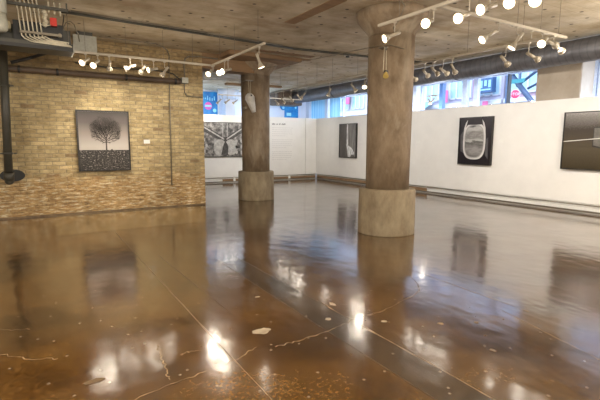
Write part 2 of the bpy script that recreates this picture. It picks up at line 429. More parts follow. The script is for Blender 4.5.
# ---------------------------------------------------------------- ducts
d = empty('spiral_duct', (9.85, 5, 3.52), 'huge grey spiral ventilation duct running above the right white wall', 'duct')
a = MB(); a.cyl((9.85, -6.9, 3.52), (9.85, 16.25, 3.52), .243, M['duct'], 64); sub(a, 'duct_body', d)
for y in (2.2, 7.9, 13.4):
    a = MB(); a.cyl((9.85, y-.04, 3.52), (9.85, y+.04, 3.52), .249, M['duct'], 64); sub(a, 'coupling', d)
for y in (3.4, 6.6, 9.8, 13.0, 15.8):
    a = MB(); a.box((9.835, y-.015, 3.755), (9.865, y+.015, CEIL), M['conduit']); sub(a, 'hanger', d)
a = MB(); a.box((9.0, 16.32, 3.2), (10.2, 17.1, 3.72), M['brownpipe'])
a.box((9.2, 16.27, 3.3), (9.7, 16.32, 3.55), M['conduit'])
tag(a.build('air_handler', bevel=.02), 'brown air handling box hanging at the far end of the grey duct', 'air unit')

# ---------------------------------------------------------------- track rails
def rail(name, a, b, label, wires, w=.034):
    a = Vector(a); b = Vector(b); mid = (a+b)/2
    r = empty(name, mid, label, 'lighting track', 'lighting tracks')
    m = MB(); d_ = (b-a).normalized(); s_ = Vector((-d_.y, d_.x, 0))*w/2
    lo = Vector((min((a-s_).x, (b+s_).x, (a+s_).x), min((a-s_).y, (b+s_).y, (a+s_).y), a.z)); hi = Vector((max((a-s_).x, (b+s_).x, (a+s_).x), max((a-s_).y, (b+s_).y, (a+s_).y), a.z+.038))
    m.box(lo, hi, M['track'])
    sub(m, 'rail', r, bevel=.004)
    for t in wires:
        p = a.lerp(b, t); m = MB(); m.cyl((p.x, p.y, p.z+.038), (p.x, p.y, CEIL), .003, M['wire'], 6); sub(m, 'suspension_wire', r)
    return r
Z = 3.2
rail('track_rail', (.74, 9.03, Z), (3.35, 9.03, Z), 'cream lighting track hung parallel to the brick wall', (.08, .35, .62, .85))
rail('track_rail', (3.37, 9.06, Z), (3.37, 6.56, Z), 'cream lighting track stretching from brick wall corner toward the viewer', (.2, .5, .9))
rail('track_rail', (4.22, 4.76, Z), (4.22, -1.0, Z), 'cream lighting track ending beside the nearest round column', (.07, .3, .6, .9))
rail('track_rail', (4.25, 3.706, Z), (7.10, 3.706, Z), 'cream cross track ending in front of the big duct', (.25, .55, .75, .92))
rail('track_rail', (6.87, 3.75, Z), (6.87, 14.2, Z), 'long far lighting track hung parallel to the right white wall', (.05, .15, .28, .45, .55, .62, .72, .82, .9))
rail('track_rail', (5.9, 15.2, Z+.1), (9.5, 15.2, Z+.1), 'distant lighting track before the back white wall', (.1, .5, .9))
rail('track_rail', (11.1, 9.6, 3.1), (11.1, 10.05, 3.1), 'short lighting track behind the right white wall by the windows', (.1, .9))

# ---------------------------------------------------------------- track spotlights (mount, tail, disc, facing)
LAMPS = [
((0.948,9.03),(0.996,8.986,3.112),(0.861,8.866,3.005),1,'glowing white spotlight nearest the grey box on the brick wall track'),
((1.149,9.03),(1.157,9.008,3.096),(1.044,8.853,2.973),1,'glowing spotlight second from the grey box on the brick wall track'),
((1.346,9.03),(1.356,9.009,3.107),(1.362,9.163,2.973),-1,'spotlight with black knuckle hanging straight down on the brick wall track'),
((1.72,9.03),(1.81,8.954,3.069),(1.615,9.002,2.983),1,'glowing spotlight turned left in the middle of the brick wall track'),
((1.942,9.03),(1.993,8.98,3.08),(1.929,9.167,2.966),-1,'dull spotlight aimed at bricks just left of the brightest one'),
((2.161,9.03),(2.218,8.97,3.043),(2.032,8.935,2.993),1,'brightest glaring spotlight on the brick wall track'),
((2.375,9.03),(2.429,8.98,3.092),(2.333,9.096,2.933),-1,'slanting cream spotlight rightmost before the bare end of the brick wall track'),
((3.37,9.428-.42),(3.345,9.0,3.112),(3.319,9.2,3.02),-1,'dim yellowish spotlight at the corner where the two tracks meet'),
((3.37,8.934),(3.346,8.933,3.099),(3.198,8.787,2.992),1,'glowing spotlight nearest the track corner, left of the glowing pair'),
((3.37,8.32),(3.358,8.298,3.015),(3.191,8.17,2.935),1,'left lamp of the glowing pair right of the brick wall end'),
((3.37,8.139),(3.408,8.087,3.019),(3.211,8.037,2.948),1,'right lamp of the glowing pair right of the brick wall end'),
((3.37,6.779),(3.327,6.788,3.087),(3.406,6.763,2.861),-1,'lone cream spotlight pointing down in front of the farther column'),
((4.22,4.432),(4.285,4.372,3.071),(4.05,4.44,2.962),1,'side-on lit spotlight hanging before the top of the nearest column'),
((4.22,3.773),(4.2,3.764,3.067),(3.965,3.662,2.971),1,'round glaring spotlight just right of the nearest column top'),
((4.22,3.27),(4.218,3.245,3.031),(3.96,3.206,2.921),1,'oval glowing spotlight under the junction with the cross track'),
((4.22,3.013),(4.273,2.957,3.056),(4.019,2.978,2.962),1,'glowing spotlight with long barrel right of the track junction'),
((4.22,2.673),(4.203,2.662,3.062),(3.939,2.61,2.921),1,'large glaring spotlight at the upper edge of the photo'),
((4.22,2.447),(4.216,2.422,3.026),(3.949,2.362,2.876),1,'glaring spotlight cut by the upper edge, farthest right of the near ones'),
((5.4,3.706),(5.407,3.69,3.124),(5.147,3.764,2.953),1,'glowing spotlight with long barrel alone in mid air under the cross track'),
((5.809,3.706),(5.875,3.653,3.121),(5.774,3.743,2.919),-1,'long slanting spotlight aimed down from the cross track'),
((6.175,3.706),(6.363,3.575,3.108),(6.1,3.511,2.969),1,'oval lit spotlight near the end of the cross track'),
((6.457,3.706),(6.475,3.679,3.1),(6.74,3.658,3.05),-1,'spotlight turned right just beside the oval lit one'),
((6.753,3.706),(6.733,3.701,3.093),(6.965,3.683,2.993),-1,'white spotlight at the very end of the cross track'),
((6.87,4.153),(6.814,4.163,3.042),(7.027,4.073,2.934),-1,'spotlight before the big duct with bright rim turned right'),
((6.87,4.55),(6.786,4.579,3.053),(6.979,4.568,2.923),-1,'dark-looking spotlight low before the big duct'),
((6.87,5.64),(6.837,5.642,3.084),(6.992,5.654,2.933),-1,'rightmost of the four spotlights clustered before the big duct'),
((6.87,5.861),(6.808,5.875,3.04),(7.022,5.867,2.945),-1,'third from left of the four spotlights clustered before the big duct'),
((6.87,6.082),(6.81,6.102,3.091),(6.988,6.073,2.958),-1,'second from left of the four spotlights clustered before the big duct'),
((6.87,6.313),(6.825,6.32,3.065),(7.024,6.363,2.968),-1,'leftmost of the four spotlights clustered before the big duct'),
((6.87,6.693),(6.839,6.686,3.034),(7.037,6.701,2.929),-1,'spotlight peeping out from behind the right edge of the nearest column'),
((6.87,8.118),(6.831,8.123,3.079),(6.70,7.981,2.891),1,'small lit spotlight touching the left edge of the nearest column'),
((6.87,8.665),(6.838,8.661,3.046),(6.966,8.618,2.881),-1,'small spotlight on the duct, second left from the nearest column'),
((6.87,9.622),(6.881,9.589,3.034),(6.868,9.682,2.859),-1,'small spotlight on the duct aimed downward, third left from the nearest column'),
((6.87,10.79),(6.833,10.785,3.024),(6.789,10.932,2.892),-1,'tiny distant spotlight at the left end of the visible duct'),
((6.87,11.234),(6.832,11.229,3.022),(6.995,11.293,2.919),-1,'tiny distant spotlight, fourth right of the farther column'),
((6.87,11.646),(6.818,11.649,3.013),(6.953,11.695,2.874),-1,'tiny distant spotlight, third right of the farther column'),
((6.87,12.113),(6.803,12.122,2.992),(6.934,12.161,2.847),-1,'tiny distant spotlight, second right of the farther column'),
((6.87,12.608),(6.827,12.598,2.969),(6.966,12.648,2.836),-1,'tiny distant spotlight right beside the farther column'),
]
FAR = [((6.05,15.2),(6.0,15.2,3.16),(5.9,15.35,3.02),-1,'small spotlight beside the brick wall end, leftmost over the back picture'),
((6.25,15.2),(6.33,15.15,3.17),(6.2,15.32,3.05),-1,'small pale spotlight over the back picture, next to the leftmost'),
((6.55,15.2),(6.65,15.15,3.18),(6.5,15.3,3.04),-1,'small slanted spotlight over the middle of the back picture'),
((6.95,15.2),(6.95,15.2,3.16),(6.95,15.3,2.98),-1,'small grey spotlight hanging straight beside the farther column, left side'),
]
def spot(loc, dirn, power, size=1.25, col=(1, .90, .76), blend=.7, rad=.05, parent=None, name='spot'):
    l = bpy.data.lights.new(name, 'SPOT'); l.energy = power; l.spot_size = size; l.spot_blend = blend; l.color = col; l.shadow_soft_size = rad
    o = bpy.data.objects.new(name, l); COL.objects.link(o); o.rotation_mode = 'QUATERNION'
    o.rotation_quaternion = Vector(dirn).to_track_quat('-Z', 'Y')
    if parent: o.parent = parent; o.location = Vector(loc)-wloc(parent)
    else: o.location = loc
    return o
def lamp(mount, tail, disc, face, label, z=Z, power=None):
    mx = Vector((mount[0], mount[1], z)); T = Vector(tail); D = Vector(disc); n = (D-T).normalized()
    if (D-T).length > .24: T = D - n*.24
    r = empty('track_spotlight', mx, label, 'spotlight', 'track spotlights')
    s = MB(); s.box(mx+Vector((-.02, -.02, -.018)), mx+Vector((.02, .02, .0)), M['track'])
    knee = T + n*.05
    s.cyl(mx, (mx.x, mx.y, min(mx.z-.02, knee.z+.03)), .007, M['track'], 8)
    s.path([(mx.x, mx.y, min(mx.z-.02, knee.z+.03)), knee], .007, M['track'])
    sub(s, 'stem', r)
    b = MB(); b.cyl(T, D-n*.075, .024, M['lamp'], 16); sub(b, 'barrel', r)
    k = MB(); k.ball(knee, .021, M['dark'] if 'black knuckle' in label or 'dark' in label else M['lamp'], 10); sub(k, 'knuckle', r)
    h = MB(); h.cone(D-n*.08, D-n*.012, .026, .055, M['lamp'], 24); h.cyl(D-n*.012, D, .056, M['lamp'], 24); sub(h, 'reflector', r)
    e = MB(); e.cyl(D+n*.0005, D+n*.004, .051, M['bulb'], 24); sub(e, 'bulb', r)
    p_ = power if power is not None else 26
    p_ *= .8
    spot(D+n*.012, n, p_, parent=r)
    l = bpy.data.lights.new('spill_fill', 'POINT'); l.energy = 1.6; l.color = (1, .90, .76); l.shadow_soft_size = .05  # extra point before each bulb, added to brighten the ceiling
    o = bpy.data.objects.new('spill_fill', l); COL.objects.link(o); o.parent = r; o.location = D+n*.09-wloc(r)
    return r
for i, (m_, t, d_, f, lab) in enumerate(LAMPS):
    pw = 26
    if i < 7: pw = 10 if f > 0 else 55
    lamp(m_, t, d_, f, lab, power=pw)
for (m_, t, d_, f, lab) in FAR: lamp(m_, t, d_, f, lab, z=Z+.1, power=26)
for k, (y, lab) in enumerate([(9.95, 'small spotlight silhouetted in the window, left of two under the duct'), (9.7, 'small spotlight silhouetted in the window, right of two under the duct')]):
    lamp((11.1, y), (11.05, y, 3.02), (11.0, y-.13*(1-2*k), 2.87), -1, lab, z=3.1, power=6)

# ---------------------------------------------------------------- pictures
def art_tree(y):
    """x 0..1, z 0..1.3 local; returns MB in world coordinates added later"""
    pass
def gradmat(name, z0, z1, stops, nscale=0, namp=0, stretch=(1, 1, 1), rough=.25):
    m, nt, b = new_mat(name)
    g = N(nt, 'ShaderNodeNewGeometry'); sx = N(nt, 'ShaderNodeSeparateXYZ'); nt.links.new(g.outputs['Position'], sx.inputs[0])
    mr = N(nt, 'ShaderNodeMapRange'); mr.inputs['From Min'].default_value = z0; mr.inputs['From Max'].default_value = z1
    nt.links.new(sx.outputs['Z'], mr.inputs['Value'])
    f = mr.outputs['Result']
    if namp:
        ad = N(nt, 'ShaderNodeMath', operation='MULTIPLY_ADD'); nt.links.new(noise(nt, pos(nt, stretch), nscale, 6, .6), ad.inputs[0]); ad.inputs[1].default_value = namp
        sb = N(nt, 'ShaderNodeMath', operation='SUBTRACT'); sb.inputs[1].default_value = namp/2
        nt.links.new(f, ad.inputs[2]); nt.links.new(ad.outputs[0], sb.inputs[0]); f = sb.outputs[0]
    nt.links.new(ramp(nt, f, stops), b.inputs['Base Color']); b.inputs['Roughness'].default_value = rough
    return m
def noisemat(name, scale, stops, stretch=(1, 1, 1), rough=.3, detail=6):
    m, nt, b = new_mat(name)
    nt.links.new(ramp(nt, noise(nt, pos(nt, stretch), scale, detail, .65), stops), b.inputs['Base Color']); b.inputs['Roughness'].default_value = rough
    return m
def picture(axis, u0, u1, z0, z1, plane, depth, label, fw=.022):
    """axis 'y': hangs on wall of constant y facing -y; axis 'x': wall of constant x facing -x. returns root and a mapper (u,z,off)->world"""
    def W(u, z, off): return (u, plane-off, z) if axis == 'y' else (plane-off, u, z)
    r = empty('framed_picture', W((u0+u1)/2, z0, depth/2), label, 'picture', 'framed photographs on the walls')
    f = MB()
    def bx(ua, ub, za, zb, oa, ob, m):
        A = W(ua, za, oa); B = W(ub, zb, ob); f.box([min(x, y) for x, y in zip(A, B)], [max(x, y) for x, y in zip(A, B)], m)
    bx(u0, u1, z0, z0+fw, .004, depth, M['frame']); bx(u0, u1, z1-fw, z1, .004, depth, M['frame'])
    bx(u0, u0+fw, z0+fw, z1-fw, .004, depth, M['frame']); bx(u1-fw, u1, z0+fw, z1-fw, .004, depth, M['frame'])
    bx(u0+fw, u1-fw, z0+fw, z1-fw, .004, depth-.02, M['frame'])
    sub(f, 'frame', r)
    return r, W, (u0+fw, u1-fw, z0+fw, z1-fw, depth-.02)
def flat(mb, W, pts, off, m):
    # orient facing the room
    P = [W(u, z, off) for u, z in pts]; mb.poly(P, m)
# 1 lone tree
r, W, (u0, u1, z0, z1, off) = picture('y', .845, 1.925, .945, 2.285, BY, .095, 'framed black and white photograph of a bare tree on the brick wall', .03)
mb = MB(); sky = gradmat('tree_print_sky', 1.5, 2.3, [(0, (.44, .40, .36)), (.3, (.28, .24, .21)), (.65, (.10, .082, .075)), (1, (.025, .019, .018))], rough=.45)
field = noisemat('tree_print_field', 26, [(.42, (.008, .007, .006)), (.56, (.05, .042, .037)), (.68, (.50, .46, .42))], (1, 1, 1.8))
ink = noisemat('tree_print_ink', 8, [(.4, (.02, .015, .012)), (.6, (.035, .026, .022))])
hz_ = z0+.44
flat(mb, W, [(u0, hz_), (u1, hz_), (u1, z1), (u0, z1)], off+.001, sky); flat(mb, W, [(u0, z0), (u1, z0), (u1, hz_), (u0, hz_)], off+.001, field)
rt = random.Random(11)
def branch(x, z, ang, L, wd, depth_):
    n = 3; px, pz = x, z
    for i in range(n):
        ang2 = ang + rt.uniform(-.14, .14)
        nx, nz = px+math.sin(ang2)*L/n, pz+math.cos(ang2)*L/n
        if ((nx-tx)/.365)**2+((nz-hz_-.45)/.33)**2 > (.88+.10*math.sin(7*math.atan2(nz-hz_-.46, nx-tx))+rt.uniform(-.25, .08)): break
        wa, wb = wd*(1-.25*i/n), wd*(1-.25*(i+1)/n)
        ca, sa = math.cos(ang2), math.sin(ang2)
        flat(mb, W, [(px-ca*wa/2, pz+sa*wa/2), (px+ca*wa/2, pz-sa*wa/2), (nx+ca*wb/2, nz-sa*wb/2), (nx-ca*wb/2, nz+sa*wb/2)], off+.0025, ink)
        px, pz = nx, nz
        if depth_ > 0 and i < n-1: branch(px, pz, ang2+rt.choice((-1, 1))*rt.uniform(.5, 1.0), L*.6, wd*.45, depth_-1)
        ang = ang2
    if depth_ > 0:
        for s_ in (-1, 1): branch(px, pz, ang+s_*rt.uniform(.2, .5)+.08*(ang > 0)-.08*(ang < 0), L*.76, wd*.66, depth_-1)
tx = u0+.54*(u1-u0); flat(mb, W, [(tx-.016, hz_-.01), (tx+.016, hz_-.01), (tx+.010, hz_+.27), (tx-.010, hz_+.27)], off+.0025, ink)
for a_ in (-1.55, -1.2, -.8, -.4, 0, .4, .8, 1.2, 1.55): branch(tx, hz_+.17+.06*(1.5-abs(a_)), a_, .205-.03*abs(a_), .015, 5)
flat(mb, W, [(tx+.09, hz_), (tx+.13, hz_), (tx+.12, hz_+.02), (tx+.10, hz_+.02)], off+.0025, ink)
sub(mb, 'print', r)
# 2 airplane window
r, W, (u0, u1, z0, z1, off) = picture('x', 7.32, 8.39, .995, 2.335, PX, .09, 'framed photograph of an oval aeroplane window with clouds, right wall')
mb = MB(); cab = noisemat('cabin_print_dark', 2.2, [(.35, (.008, .007, .011)), (.65, (.028, .020, .022))])
rim = noisemat('cabin_print_rim', 3, [(.3, (.50, .49, .47)), (.7, (.72, .71, .69))])
rim2 = noisemat('cabin_print_inner_rim', 3, [(.3, (.27, .26, .25)), (.7, (.38, .37, .36))])
cloud = gradmat('cabin_print_clouds', 1.2, 2.2, [(0, (.16, .155, .15)), (.22, (.30, .29, .28)), (.42, (.12, .115, .11)), (.5, (.46, .45, .43)), (.62, (.22, .21, .2)), (.8, (.5, .49, .47)), (.95, (.10, .1, .1))], 3.5, .7, (1, .8, 2.2))
flat(mb, W, [(u0, z0), (u1, z0), (u1, z1), (u0, z1)], off+.001, cab)
def sup(cu, cz, a, b, n=44, e=2.9):
    out = []
    for k in range(n):
        t = 2*PI*k/n; c_, s_ = math.cos(t), math.sin(t)
        out.append((cu+a*math.copysign(abs(c_)**(2/e), c_), cz+b*math.copysign(abs(s_)**(2/e), s_)))
    return out
cu, cz = (u0+u1)/2+.02, (z0+z1)/2+.0
side = noisemat('cabin_print_curtain', 3, [(.3, (.07, .066, .07)), (.7, (.12, .115, .12))])
flat(mb, W, [(u0+.86, z0+.3), (u0+.97, z0+.35), (u0+1.0, z0+.8), (u0+.9, z0+.95)], off+.0015, side)
flat(mb, W, [(u0+.07, z0+.15), (u0+.16, z0+.25), (u0+.15, z0+.7), (u0+.09, z0+.75)], off+.0015, side)
flat(mb, W, sup(cu, cz-.01, .365, .51), off+.002, rim); flat(mb, W, sup(cu, cz-.01, .315, .465), off+.003, rim2); flat(mb, W, sup(cu, cz-.01, .295, .44), off+.004, cloud)
flat(mb, W, [(cu-.25, cz+.56), (cu+.25, cz+.56), (cu+.24, cz+.455), (cu-.24, cz+.455)], off+.005, cab)
for s_ in (-1, 1): flat(mb, W, [(cu+s_*.36, cz+.12), (cu+s_*.345, cz+.36), (cu+s_*.30, cz+.50), (cu+s_*.235, cz+.595), (cu+s_*.26, cz+.48), (cu+s_*.315, cz+.32)], off+.006, rim)
sub(mb, 'print', r)
# 3 brown wall with line
r, W, (u0, u1, z0, z1, off) = picture('x', 3.45, 5.46, 1.01, 2.325, PX, .09, 'large framed dark photograph cut off by the right edge of the photo')
mb = MB(); stone = gradmat('wall_print_stone', 1.03, 2.31, [(0, (.045, .036, .022)), (.35, (.085, .07, .048)), (.7, (.06, .05, .042)), (.93, (.20, .185, .175)), (1, (.32, .30, .29))], 34, .22, rough=.18)
sq = noisemat('wall_print_square', 6, [(.35, (.09, .085, .075)), (.65, (.16, .15, .135))]); ln = noisemat('wall_print_line', 5, [(.3, (.6, .58, .55)), (.7, (.75, .74, .7))])
flat(mb, W, [(u0, z0), (u1, z0), (u1, z1), (u0, z1)], off+.001, stone)
flat(mb, W, [(u1-.62, z0+.50), (u1-1.25, z0+.36), (u1-1.25, z0+.92), (u1-.62, z0+.94)], off+.002, M['frame'])
flat(mb, W, [(u1-.64, z0+.53), (u1-1.23, z0+.41), (u1-1.23, z0+.90), (u1-.64, z0+.92)], off+.003, sq)
flat(mb, W, [(u1, z0+.612), (u1, z0+.628), (u0, z0+.80), (u0, z0+.785)], off+.004, ln)
sub(mb, 'print', r)
# 4 waterfall
r, W, (u0, u1, z0, z1, off) = picture('x', 13.14, 14.22, 1.0, 2.35, PX, .08, 'framed dark photograph with white vertical streak, left of nearest column')
mb = MB(); dk = noisemat('streak_print_dark', 4, [(.35, (.06, .052, .048)), (.65, (.105, .092, .085))], (1, 1, .4)); gy = noisemat('streak_print_grey', 3, [(.35, (.11, .10, .095)), (.65, (.26, .25, .24))], (1, 3, .5))
wt = noisemat('streak_print_white', 9, [(.4, (.4, .4, .4)), (.6, (.85, .85, .85))], (1, 2, .5))
flat(mb, W, [(u0, z0), (u1, z0), (u1, z1), (u0, z1)], off+.001, dk)
c_ = u1-.48
flat(mb, W, [(u0, z0), (c_-.1, z0+.3), (c_, z0+.5), (c_, z1), (u0, z1)], off+.002, gy)
flat(mb, W, [(c_+.02, z0+.5), (c_-.08, z0+.42), (c_-.05, z1), (c_+.02, z1)], off+.003, wt)
flat(mb, W, [(c_+.04, z0+.52), (c_-.08, z0+.02), (c_-.2, z0+.01), (c_-.30, z0+.12), (c_-.46, z0+.12), (c_-.46, z0+.2), (c_-.3, z0+.38), (c_-.1, z0+.47)], off+.004, wt)
sub(mb, 'print', r)
# 5 back picture
r, W, (u0, u1, z0, z1, off) = picture('y', 5.33, 7.40, 1.03, 2.37, PY, .06, 'wide black and white framed photograph on the back wall behind the farther column')
mb = MB(); ga = noisemat('beam_print_ground', 7, [(.38, (.04, .037, .034)), (.5, (.16, .15, .14)), (.66, (.40, .385, .36))]); lt = noisemat('beam_print_light', 8, [(.35, (.30, .29, .27)), (.65, (.55, .53, .5))])
dd = noisemat('beam_print_shadow', 8, [(.35, (.025, .022, .02)), (.65, (.08, .075, .07))])
flat(mb, W, [(u0, z0), (u1, z0), (u1, z1), (u0, z1)], off+.001, ga)
cx_ = 6.44
def bar(a, b, w_, o_, m_):
    dx, dz = b[0]-a[0], b[1]-a[1]; L_ = math.hypot(dx, dz); nx, nz = -dz/L_*w_/2, dx/L_*w_/2
    flat(mb, W, [(a[0]+nx, a[1]+nz), (a[0]-nx, a[1]-nz), (b[0]-nx, b[1]-nz), (b[0]+nx, b[1]+nz)], o_, m_)
bar((u0+.02, z1-.12), (cx_, z0+.62), .2, off+.002, dd); bar((u1-.05, z1-.16), (cx_, z0+.62), .2, off+.002, dd)
bar((u0+.02, z1-.06), (cx_-.05, z0+.66), .05, off+.003, lt); bar((u1-.05, z1-.10), (cx_+.05, z0+.66), .05, off+.003, lt)
for dx in (-.1, .0, .1): bar((cx_+dx, z0+.66), (cx_+dx, z1), .025, off+.004, lt if dx else dd)
flat(mb, W, sup(cx_-.22, z0+.34, .26, .32, 24, 2.2), off+.003, lt); flat(mb, W, sup(cx_+.24, z0+.36, .28, .30, 24, 2.2), off+.003, lt)
flat(mb, W, [(cx_-.18, z0+.05), (cx_+.1, z0+.05), (cx_+.12, z0+.4), (cx_, z0+.62), (cx_-.1, z0+.4)], off+.004, dd)
for k in range(9): flat(mb, W, sup(u0+.14+.09*(k % 3), z0+.2+.22*(k//3), .05, .07, 12, 2), off+.003, lt if k % 2 else dd)
for k in range(12): flat(mb, W, sup(u1-.14-.11*(k % 4), z0+.15+.22*(k//4), .05, .07, 12, 2), off+.003, lt if k % 2 else dd)
sub(mb, 'print', r)

# captions
def card(lo, hi, label, t=.006):
    m = MB(); m.box(lo, hi, M['paper']); return tag(m.build('wall_label', bevel=.001), label, 'label card', 'picture caption cards')
card((2.25, BY-.012, 1.56), (2.39, BY-.002, 1.65), 'small white caption card on bricks right of the tree photograph')
card((PX-.008, 7.02, 1.62), (PX, 7.15, 1.70), 'small caption card right of the aeroplane window picture')
card((PX-.008, 9.95, 1.59), (PX, 10.12, 1.68), 'small caption card on white wall just right of nearest column')
card((PX-.008, 12.85, 1.59), (PX, 13.0, 1.68), 'small caption card right of the white streak picture')
# wall text
r = empty('wall_text', (9.0, PY-.001, .9), 'faint grey lettering with a darker heading on the white back wall', 'wall text')
m = MB(); x = 8.53
for wl in (4, 2, 2, 5):
    for k in range(wl):
        h = random.choice((.05, .07)); m.box((x, PY-.003, 2.33), (x+.028, PY, 2.33+h), M['texts']); x += .038
    x += .05
sub(m, 'heading', r)
for a_, b_ in ((0, 5), (6, 11), (12, 17)):
    m = MB()
    for k in range(a_, b_):
        z_ = 2.20-.083*k; x = 8.53
        while x < 9.45 - (.3 if k == b_-1 else 0):
            w_ = random.uniform(.04, .12); m.box((x, PY-.002, z_), (x+w_, PY, z_+.022), M['textf']); x += w_+.025
    sub(m, 'paragraph', r)

# ---------------------------------------------------------------- services on the brick wall
m = MB(); m.cyl((-6.9, 10.5, 3.03), (3.12, 10.5, 3.03), .062, M['brownpipe'], 20)
r = empty('horizontal_pipe', (0, 10.5, 3.03), 'long dark brown horizontal pipe fixed along the upper brick wall', 'pipe'); sub(m, 'pipe_run', r)
for x in (-2, -.12, .55, 1.9, 3.0):
    k = MB(); k.cyl((x-.02, 10.5, 3.03), (x+.02, 10.5, 3.03), .072, M['dark'], 20); k.box((x-.015, 10.5, 3.02), (x+.015, 10.648, 3.04), M['dark']); sub(k, 'bracket', r)
m = MB(); m.box((3.15, 10.44, 3.0), (3.30, 10.65, 3.13), M['greybox']); tag(m.build('junction_box', bevel=.006), 'small grey junction box at the right end of the brown pipe', 'junction box')
def arc(c, r_, a0, a1, n, plane='xz', y=0):
    return [(c[0]+r_*math.cos(a0+(a1-a0)*k/n), y, c[1]+r_*math.sin(a0+(a1-a0)*k/n)) for k in range(n+1)]
def pipe(name, pts, r_, mat, label, cat='conduit', group=None):
    m = MB(); m.path(pts, r_, M[mat]); return tag(m.build(name), label, cat, group)
pipe('conduit', [(1.32, 9.98, 3.735), (2.2, 9.99, 3.735), (2.45, 10.0, 3.73), (2.62, 10.05, 3.70), (2.76, 10.2, 3.65), (2.86, 10.45, 3.58), (2.89, 10.60, 3.48), (2.86, 10.60, .55)], .014, 'conduit', 'thin grey conduit bending down the brick wall right of the tree photograph')
pipe('conduit', [(4.1, 10.55, 3.66), (3.6, 10.55, 3.67), (3.36, 10.55, 3.65), (3.26, 10.55, 3.58), (3.24, 10.55, 3.45), (3.24, 10.55, 3.14)], .018, 'conduit', 'curved conduit rising from the grey junction box toward the farther column')
pipe('conduit', [(3.24, 10.56, 2.99), (3.24, 10.58, 2.80), (3.30, 10.6, 2.72), (3.70, 10.6, 2.70)], .014, 'conduit', 'short conduit bending right below the grey junction box')
pipe('cable', [(.9, 10.6, 3.27), (1.5, 10.6, 3.23), (2.2, 10.6, 3.25), (2.8, 10.6, 3.25), (2.98, 10.58, 3.21), (3.08, 10.54, 3.12), (3.14, 10.52, 3.07)], .015, 'darkpipe', 'dark cable strung behind the spotlights and curving down to the junction box', 'cable')
pipe('ceiling_conduit', [(.55, 8.59, 3.772), (3.14, 8.77, 3.772), (5.32, 8.95, 3.772), (9.5, 8.5, 3.772)], .024, 'darkpipe', 'long dark conduit crossing the ceiling from brick wall to duct')
pipe('ceiling_conduit', [(.7, 8.50, 3.784), (3.14, 8.66, 3.784), (5.0, 8.84, 3.784)], .014, 'conduit', 'thin second conduit beside the long dark one on the ceiling')
# standpipe at the left edge
r = empty('standpipe', (-.42, 10.34, .8), 'dark vertical pipe with collars at the left edge of brick wall', 'pipe')
m = MB(); m.cyl((-.35, 10.34, 3.55), (-.43, 10.34, .98), .074, M['darkpipe'], 24); sub(m, 'pipe_run', r)
for z_, xx in ((2.68, -.377), (1.36, -.418)):
    m = MB(); m.cyl((xx, 10.34, z_-.02), (xx, 10.34, z_+.02), .098, M['darkpipe'], 24); m.box((xx-.16, 10.32, z_-.012), (xx+.15, 10.36, z_+.012), M['darkpipe']); m.box((xx-.02, 10.36, z_-.012), (xx+.02, 10.645, z_+.012), M['darkpipe']); sub(m, 'collar', r)
m = MB(); m.cone((-.43, 10.34, .98), (-.43, 10.36, .82), .093, .085, M['darkpipe'], 24); m.ball((-.43, 10.36, .82), .085, M['darkpipe'], 16); m.cyl((-.43, 10.36, .82), (-.43, 10.63, .85), .08, M['darkpipe'], 20); sub(m, 'elbow', r)
m = MB(); m.lathe((0, 0, 0), [(.0001, 0), (.10, .0), (.155, .004), (.17, .01)], M['dark'], 20)
bmesh.ops.rotate(m.bm, verts=m.bm.verts, cent=(0, 0, 0), matrix=Matrix.Rotation(PI/2, 3, 'X')); bmesh.ops.scale(m.bm, verts=m.bm.verts, vec=(1.3, 1, .75)); bmesh.ops.translate(m.bm, verts=m.bm.verts, vec=(-.38, BY-.001, .90))
sub(m, 'sleeve', r)
pipe('pipe_brace', [(-.24, 10.2, 3.10), (.1, 10.15, 3.22), (.55, 10.05, 3.40)], .032, 'dark', 'black slanting brace bar below the dark cable trough', 'brace')

# ---------------------------------------------------------------- service cluster, upper left
r = empty('cable_trough', (-.6, 8.5, 3.08), 'dark steel trough under the white conduits, upper left', 'cable trough')
m = MB(); m.box((-3.0, 8.28, 3.076), (.70, 8.78, 3.13), M['dark']); m.box((-3.0, 8.28, 3.13), (.70, 8.30, 3.184), M['darkpipe']); m.box((-3.0, 8.76, 3.13), (.70, 8.78, 3.508), M['darkpipe']); sub(m, 'tray', r)
m = MB(); m.box((.688, 8.27, 3.07), (.706, 8.79, 3.22), M['greybox']); sub(m, 'end_plate', r)
m = MB(); m.box((-.13, 8.39, 3.18), (.56, 8.75, 3.50), M['dark']); sub(m, 'cover', r)
for x in (-2.5, -1.2, .66):
    m = MB(); m.cyl((x, 8.74, 3.5 if x < .6 else 3.2), (x, 8.74, CEIL), .006, M['wire'], 6); sub(m, 'hanger_rod', r)
for k in range(6):
    x = -.03+.056*k
    zz = 3.184+.011*k
    pts = [(x-.045, 8.21, CEIL), (x-.02, 8.225, 3.62), (x, 8.235, 3.31), (x+.01, 8.235, 3.24), (x+.045, 8.235, zz+.018), (x+.117, 8.235, zz-.013), (x+.18, 8.235, zz-.025), (.666-.018*k if k < 3 else .45+.036*k, 8.235, zz-.04)]
    m = MB(); m.path(pts, .010, M['whitepipe']); tag(m.build('white_conduit'), 'white conduit dropping from the ceiling and bending along the dark trough', 'conduit', 'white conduits in the upper left corner')
for k in range(3):
    x = .37+.08*k
    m = MB(); m.path([(x, 8.23, CEIL), (x, 8.23, 3.64-.018*k)], .012, M['whitepipe']); tag(m.build('conduit_stub'), 'short white conduit stub above the red fire alarm box', 'conduit', 'short white conduit stubs')
